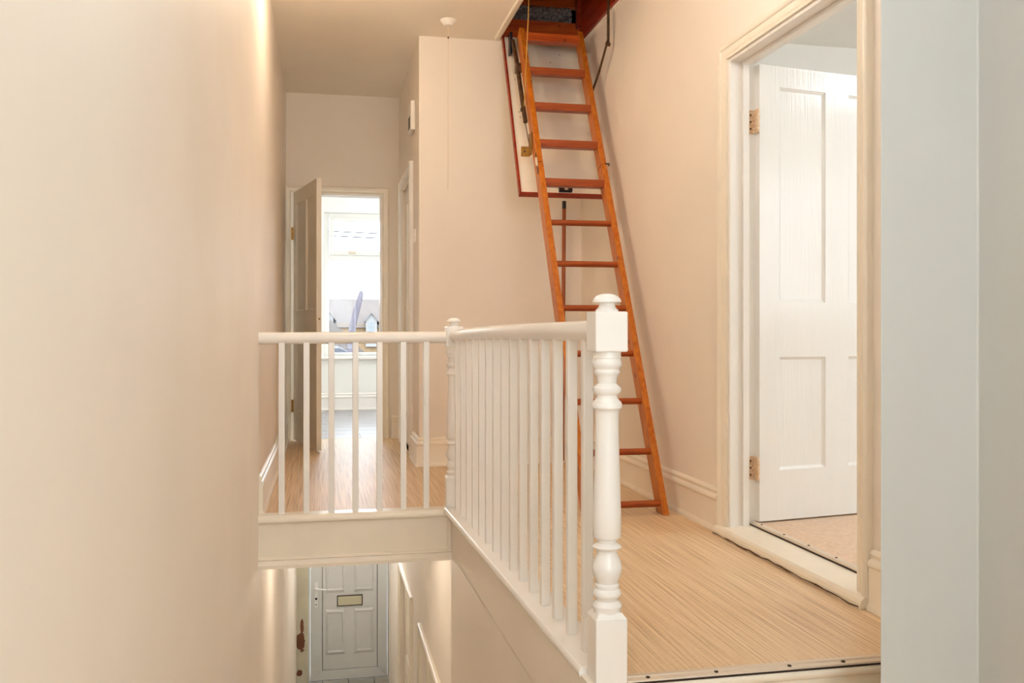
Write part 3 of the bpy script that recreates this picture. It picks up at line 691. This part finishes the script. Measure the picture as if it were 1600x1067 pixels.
for (xa, xb_, xc, xd) in ((-.160, -.032, -.160, -.032), (.582, .690, .582, .690)):
    q = MB()
    za, zb2 = (zb + .003, zb + .105)
    lo = [za, zb2] if xa < 0 else [zb2, za]
    q.add([(xa, yf, lo[0]), (xb_, yf, lo[1]), (xb_, yf, -1.02), (xa, yf, -1.02), (xa, yf + .06, lo[0]), (xb_, yf + .06, lo[1]), (xb_, yf + .06, -1.02), (xa, yf + .06, -1.02)], [(0, 1, 2, 3), (4, 7, 6, 5), (0, 4, 5, 1), (1, 5, 6, 2), (2, 6, 7, 3), (3, 7, 4, 0)])
    rl(q.build('side_stile', 'upvcdoor', bevel=.003))
rl(box('slab', 'upvcdoor', -.026, .576, yf + .014, yf + .05, zb + .111, -1.02))
rl(box('glazing_gap', 'dark', -.035, .585, yf + .03, yf + .056, zb + .10, -1.015))
def raised(x0, x1, z0, z1):
    root = rl(MB().add([(x0, yf + .014, z0), (x1, yf + .014, z0), (x1, yf + .014, z1), (x0, yf + .014, z1), (x0 + .022, yf + .0, z0 + .03), (x1 - .022, yf + .0, z0 + .03), (x1 - .022, yf, z1 - .03), (x0 + .022, yf, z1 - .03),
        (x0 + .034, yf + .009, z0 + .05), (x1 - .034, yf + .009, z0 + .05), (x1 - .034, yf + .009, z1 - .05), (x0 + .034, yf + .009, z1 - .05)],
        [(0, 1, 5, 4), (1, 2, 6, 5), (2, 3, 7, 6), (3, 0, 4, 7), (4, 5, 9, 8), (5, 6, 10, 9), (6, 7, 11, 10), (7, 4, 8, 11), (8, 9, 10, 11)]).build('raised_panel', 'upvcdoor'))
for (x0, x1) in ((.005, .222), (.318, .54)):
    raised(x0, x1, -2.745, -2.235); raised(x0, x1, -2.05, -1.18)
lb = rl(MB().box(.130, .415, yf + .004, yf + .016, -2.205, -2.085).build('letterbox_frame', 'dark', bevel=.003))
rl(box('letterbox_flap', 'brass_pale' if 'brass_pale' in M else 'insul', .140, .405, yf - .002, yf + .006, -2.195, -2.095, bevel=.003))
hn = rl(MB().box(-.118, -.078, yf - .012, yf, -2.20, -1.92).build('handle_plate', 'upvc', bevel=.004))
rl(MB().tube([(-.098, yf - .01, -1.985), (-.098, yf - .05, -1.985), (-.08, yf - .055, -1.985), (.02, yf - .055, -1.995)], .010, 8).build('lever', 'upvc', smooth=True))
rl(MB().tube([(-.098, yf - .011, -2.10), (-.098, yf - .016, -2.10)], .013, 12).build('keyhole', 'dark'))
rl(MB().tube([(-.098, yf - .011, -2.165), (-.098, yf - .016, -2.165)], .007, 12).build('keyhole', 'dark'))
for z in (-2.15, -2.86): rel(MB().tube([(.712, YW - .062, z), (.712, YW - .062, z + .12)], .012, 10).build('hinge', 'upvc'), fd)
rel(box('hinge_gap', 'dark', .698, .706, YW - .052, YW - .048, ZG, -1.0), fd)
# hall side doors
for n_, (y0, y1) in ((5, hd[0]), (6, hd[1])):
    dd = empty('door_%d' % n_, (XS, y0, ZG)); struct(dd, ('cream hall door nearest the stairs' if n_ == 5 else 'cream hall door nearest the front door') + ', right side downstairs', 'door')
    rel(architrave(None, -y1, -y0, -1.36, ZG, (XS, 0, 0), (0, -1, 0), (-1, 0, 0), name='architrave'), dd)
    l_ = empty('leaf', (.03, 0, .01), R(90)); l_.parent = dd
    ww = y1 - y0
    leaf(l_, ww, 1.65, .036, [(.1, ww / 2 - .05, .9, 1.55), (ww / 2 + .05, ww - .1, .9, 1.55), (.1, ww / 2 - .05, .2, .75), (ww / 2 + .05, ww - .1, .2, .75)], 'eggshell', None, y0=-.04)

# ------------------------------------------------------------------ windows
w1 = empty('window_1', (wx0, YW, wz0)); struct(w1, 'white framed bedroom window seen through the far doorway', 'window')
f0, f1 = YW + .05, YW + .12
def bar(n_, x0, x1, z0, z1, m='upvc', d0=0.0, d1=0.0, par=None): return rel(box(n_, m, x0, x1, f0 + d0, f1 + d1, z0, z1, bevel=.004), w1)
bar('outer_frame', wx0, wx0 + .055, wz0, wz1); bar('outer_frame', wx1 - .055, wx1, wz0, wz1)
bar('outer_frame', wx0 + .055, wx1 - .055, wz1 - .05, wz1); bar('outer_frame', wx0 + .055, wx1 - .055, wz0, wz0 + .04)
bar('transom', wx0 + .055, wx1 - .055, 1.685, 1.745)
bar('mullion', .80, .86, wz0 + .04, wz1 - .05)
for (x0, x1) in ((.050, .80), (.86, 1.505)):
    bar('top_sash', x0, x0 + .045, 1.745, 2.17, d0=-.02, d1=-.01); bar('top_sash', x1 - .045, x1, 1.745, 2.17, d0=-.02, d1=-.01)
    bar('top_sash', x0 + .045, x1 - .045, 2.13, 2.17, d0=-.02, d1=-.01); bar('top_sash', x0 + .045, x1 - .045, 1.745, 1.80, d0=-.02, d1=-.01)
    rel(box('pane', 'glass', x0 + .045, x1 - .045, YW + .08, YW + .086, 1.80, 2.13), w1)
    rel(box('pane', 'glass', x0 + .005, x1, YW + .09, YW + .096, wz0 + .04, 1.685), w1)
hd_ = rel(box('sash_handle', 'steel', .26, .34, f0 - .045, f0 - .02, 1.762, 1.785, bevel=.004), w1)
rel(box('window_board', 'gloss', wx0 - .07, wx1 + .07, YW - .055, YW + .05, wz0 - .032, wz0, bevel=.008), w1)
def plain_window(n_, x0, x1, z0, z1, y, label):
    w_ = empty(n_, (x0, y, z0)); struct(w_, label, 'window')
    for (a, b, c, d) in ((x0, x0 + .06, z0, z1), (x1 - .06, x1, z0, z1), (x0 + .06, x1 - .06, z0, z0 + .06), (x0 + .06, x1 - .06, z1 - .06, z1), ((x0 + x1) / 2 - .025, (x0 + x1) / 2 + .025, z0 + .06, z1 - .06)):
        rel(box('frame', 'upvc', a, b, y - .03, y + .03, c, d), w_)
    rel(box('pane', 'glass', x0 + .06, x1 - .06, y - .003, y + .003, z0 + .06, z1 - .06), w_)
plain_window('window_2', 3.9, 5.4, .95, 2.3, .85, 'window of the bedroom behind the open white door, out of view')
plain_window('window_3', 0, 1.35, .4, 2.3, -1.75, 'rear window of the lower landing, behind the camera')

# ------------------------------------------------------------------ the street outside
struct(box('ground_street', 'ground', -60, 60, 11.5, 160, -3.6, -3.4), 'street ground outside the far window', 'ground')
HY = 60.0
ho = empty('terraced_house', (0, HY, -3.4)); tag(ho, 'yellow brick terrace with pale tiled roof and white dormers across the street', 'house')
def hrel(o): o.location = [-c for c in ho.location]; o.parent = ho; return o
hrel(box('wall', 'brick', -14, 18, HY, HY + 8, -3.4, 1.35))
rz0, rz1 = 1.30, 3.22
hrel(MB().add([(-14.3, HY - .3, rz0), (18.3, HY - .3, rz0 - .3), (18.3, HY + 4, rz1 - .15), (-14.3, HY + 4, rz1), (-14.3, HY + 8, rz0), (18.3, HY + 8, rz0)], [(0, 1, 2, 3), (3, 2, 5, 4), (0, 3, 4), (1, 5, 2)]).build('roof', 'slate'))
for xc in (.15, 2.95):
    z0, z1, hw = -.1, 1.62, .36
    if xc < 1: z0, z1 = .3, 1.80
    dm = hrel(MB().add([(xc - hw, HY - .35, z0), (xc + hw, HY - .35, z0), (xc + hw, HY - .35, z1), (xc, HY - .35, z1 + .42), (xc - hw, HY - .35, z1), (xc - hw, HY + 2, z0), (xc + hw, HY + 2, z0), (xc + hw, HY + 2, z1), (xc, HY + 2, z1 + .42), (xc - hw, HY + 2, z1)],
        [(0, 1, 2, 3, 4), (1, 6, 7, 2), (0, 4, 9, 5), (5, 9, 8, 7, 6)]).build('dormer', 'outwhite'))
    o = MB().add([(xc - hw - .06, HY - .45, z1 - .1), (xc, HY - .45, z1 + .45), (xc, HY + 2.4, z1 + .45), (xc - hw - .06, HY + 2.4, z1 - .1)], [(0, 3, 2, 1)]).add([(xc + hw + .2, HY - .45, z1 - .25), (xc, HY - .45, z1 + .45), (xc, HY + 2.4, z1 + .45), (xc + hw + .2, HY + 2.4, z1 - .25)], [(0, 1, 2, 3)]).build('dormer_roof', 'slate_b'); o.parent = dm
    for i in range(2):
        for j in range(3):
            MB().box(xc - .17 + i * .18, xc - .03 + i * .18, HY - .38, HY - .35, z1 - 1.25 + j * .4, z1 - .92 + j * .4).build('pane', 'outglass', dm)
for x in (1.0, 5.0):
    for z in (-1.6,): hrel(box('window', 'outglass', x - .4, x + .4, HY - .04, HY, z, z + 1.1))
g2 = empty('gabled_house', (-1, 38, -3.4)); tag(g2, 'pale pitched roof of a nearer house at the window left', 'house')
def grel(o, g): o.location = [-c for c in g.location]; o.parent = g; return o
grel(MB().add([(-3.5, 38, -.6), (-3.5, 44, -.6), (2.1, 38, -.45), (2.1, 44, -.45), (-1.0, 38, 2.55), (-1.0, 44, 2.55)], [(0, 2, 4), (1, 5, 3), (0, 4, 5, 1), (4, 2, 3, 5)]).build('roof', 'slate'), g2)
grel(box('wall', 'brick', -3.4, 1.6, 38.05, 44, -3.4, -.4), g2)
g3 = empty('low_garage', (1, 30, -3.4)); tag(g3, 'low grey sloping roof right under the far window view', 'garage')
grel(MB().add([(.45, 30, .35), (2.3, 30, -.55), (2.3, 34, -.55), (.45, 34, .35), (-.3, 30, .35), (-.3, 34, .35), (-.3, 30, -.6), (-.3, 34, -.6)], [(0, 1, 2, 3), (4, 0, 3, 5), (4, 6, 1, 0), (5, 3, 2, 7)]).build('roof', 'slate_b'), g3)
grel(box('wall', 'outwhite', -.2, 2.2, 30.1, 34, -3.4, -.55), g3)
MBt = MB().tube([(.54, 20, -3.4), (.55, 20, .2), (.56, 20, .85), (.62, 20, 1.15), (.70, 20, 1.45), (.745, 20, 1.62), (.765, 20, 1.73), (.77, 20, 1.77)], [.085, .08, .076, .074, .07, .064, .05, .022], 12)
tag(MBt.build('tree_trunk', 'bark', smooth=True), 'leaning bare grey trunk outside the far window', 'tree')
for k, z in enumerate((3.02, 2.93)):
    tag(MB().tube([(-12, 20.0 + k * .1, z + .35), (0, 20.0 + k * .1, z + .03), (1, 20.0 + k * .1, z), (14, 20.0 + k * .1, z - .2)], .013, 6).build('overhead_wire', 'wire'),
        ('upper' if k == 0 else 'lower') + ' thin overhead wire crossing the sky in the far window', 'wire', 'overhead wires in the sky')
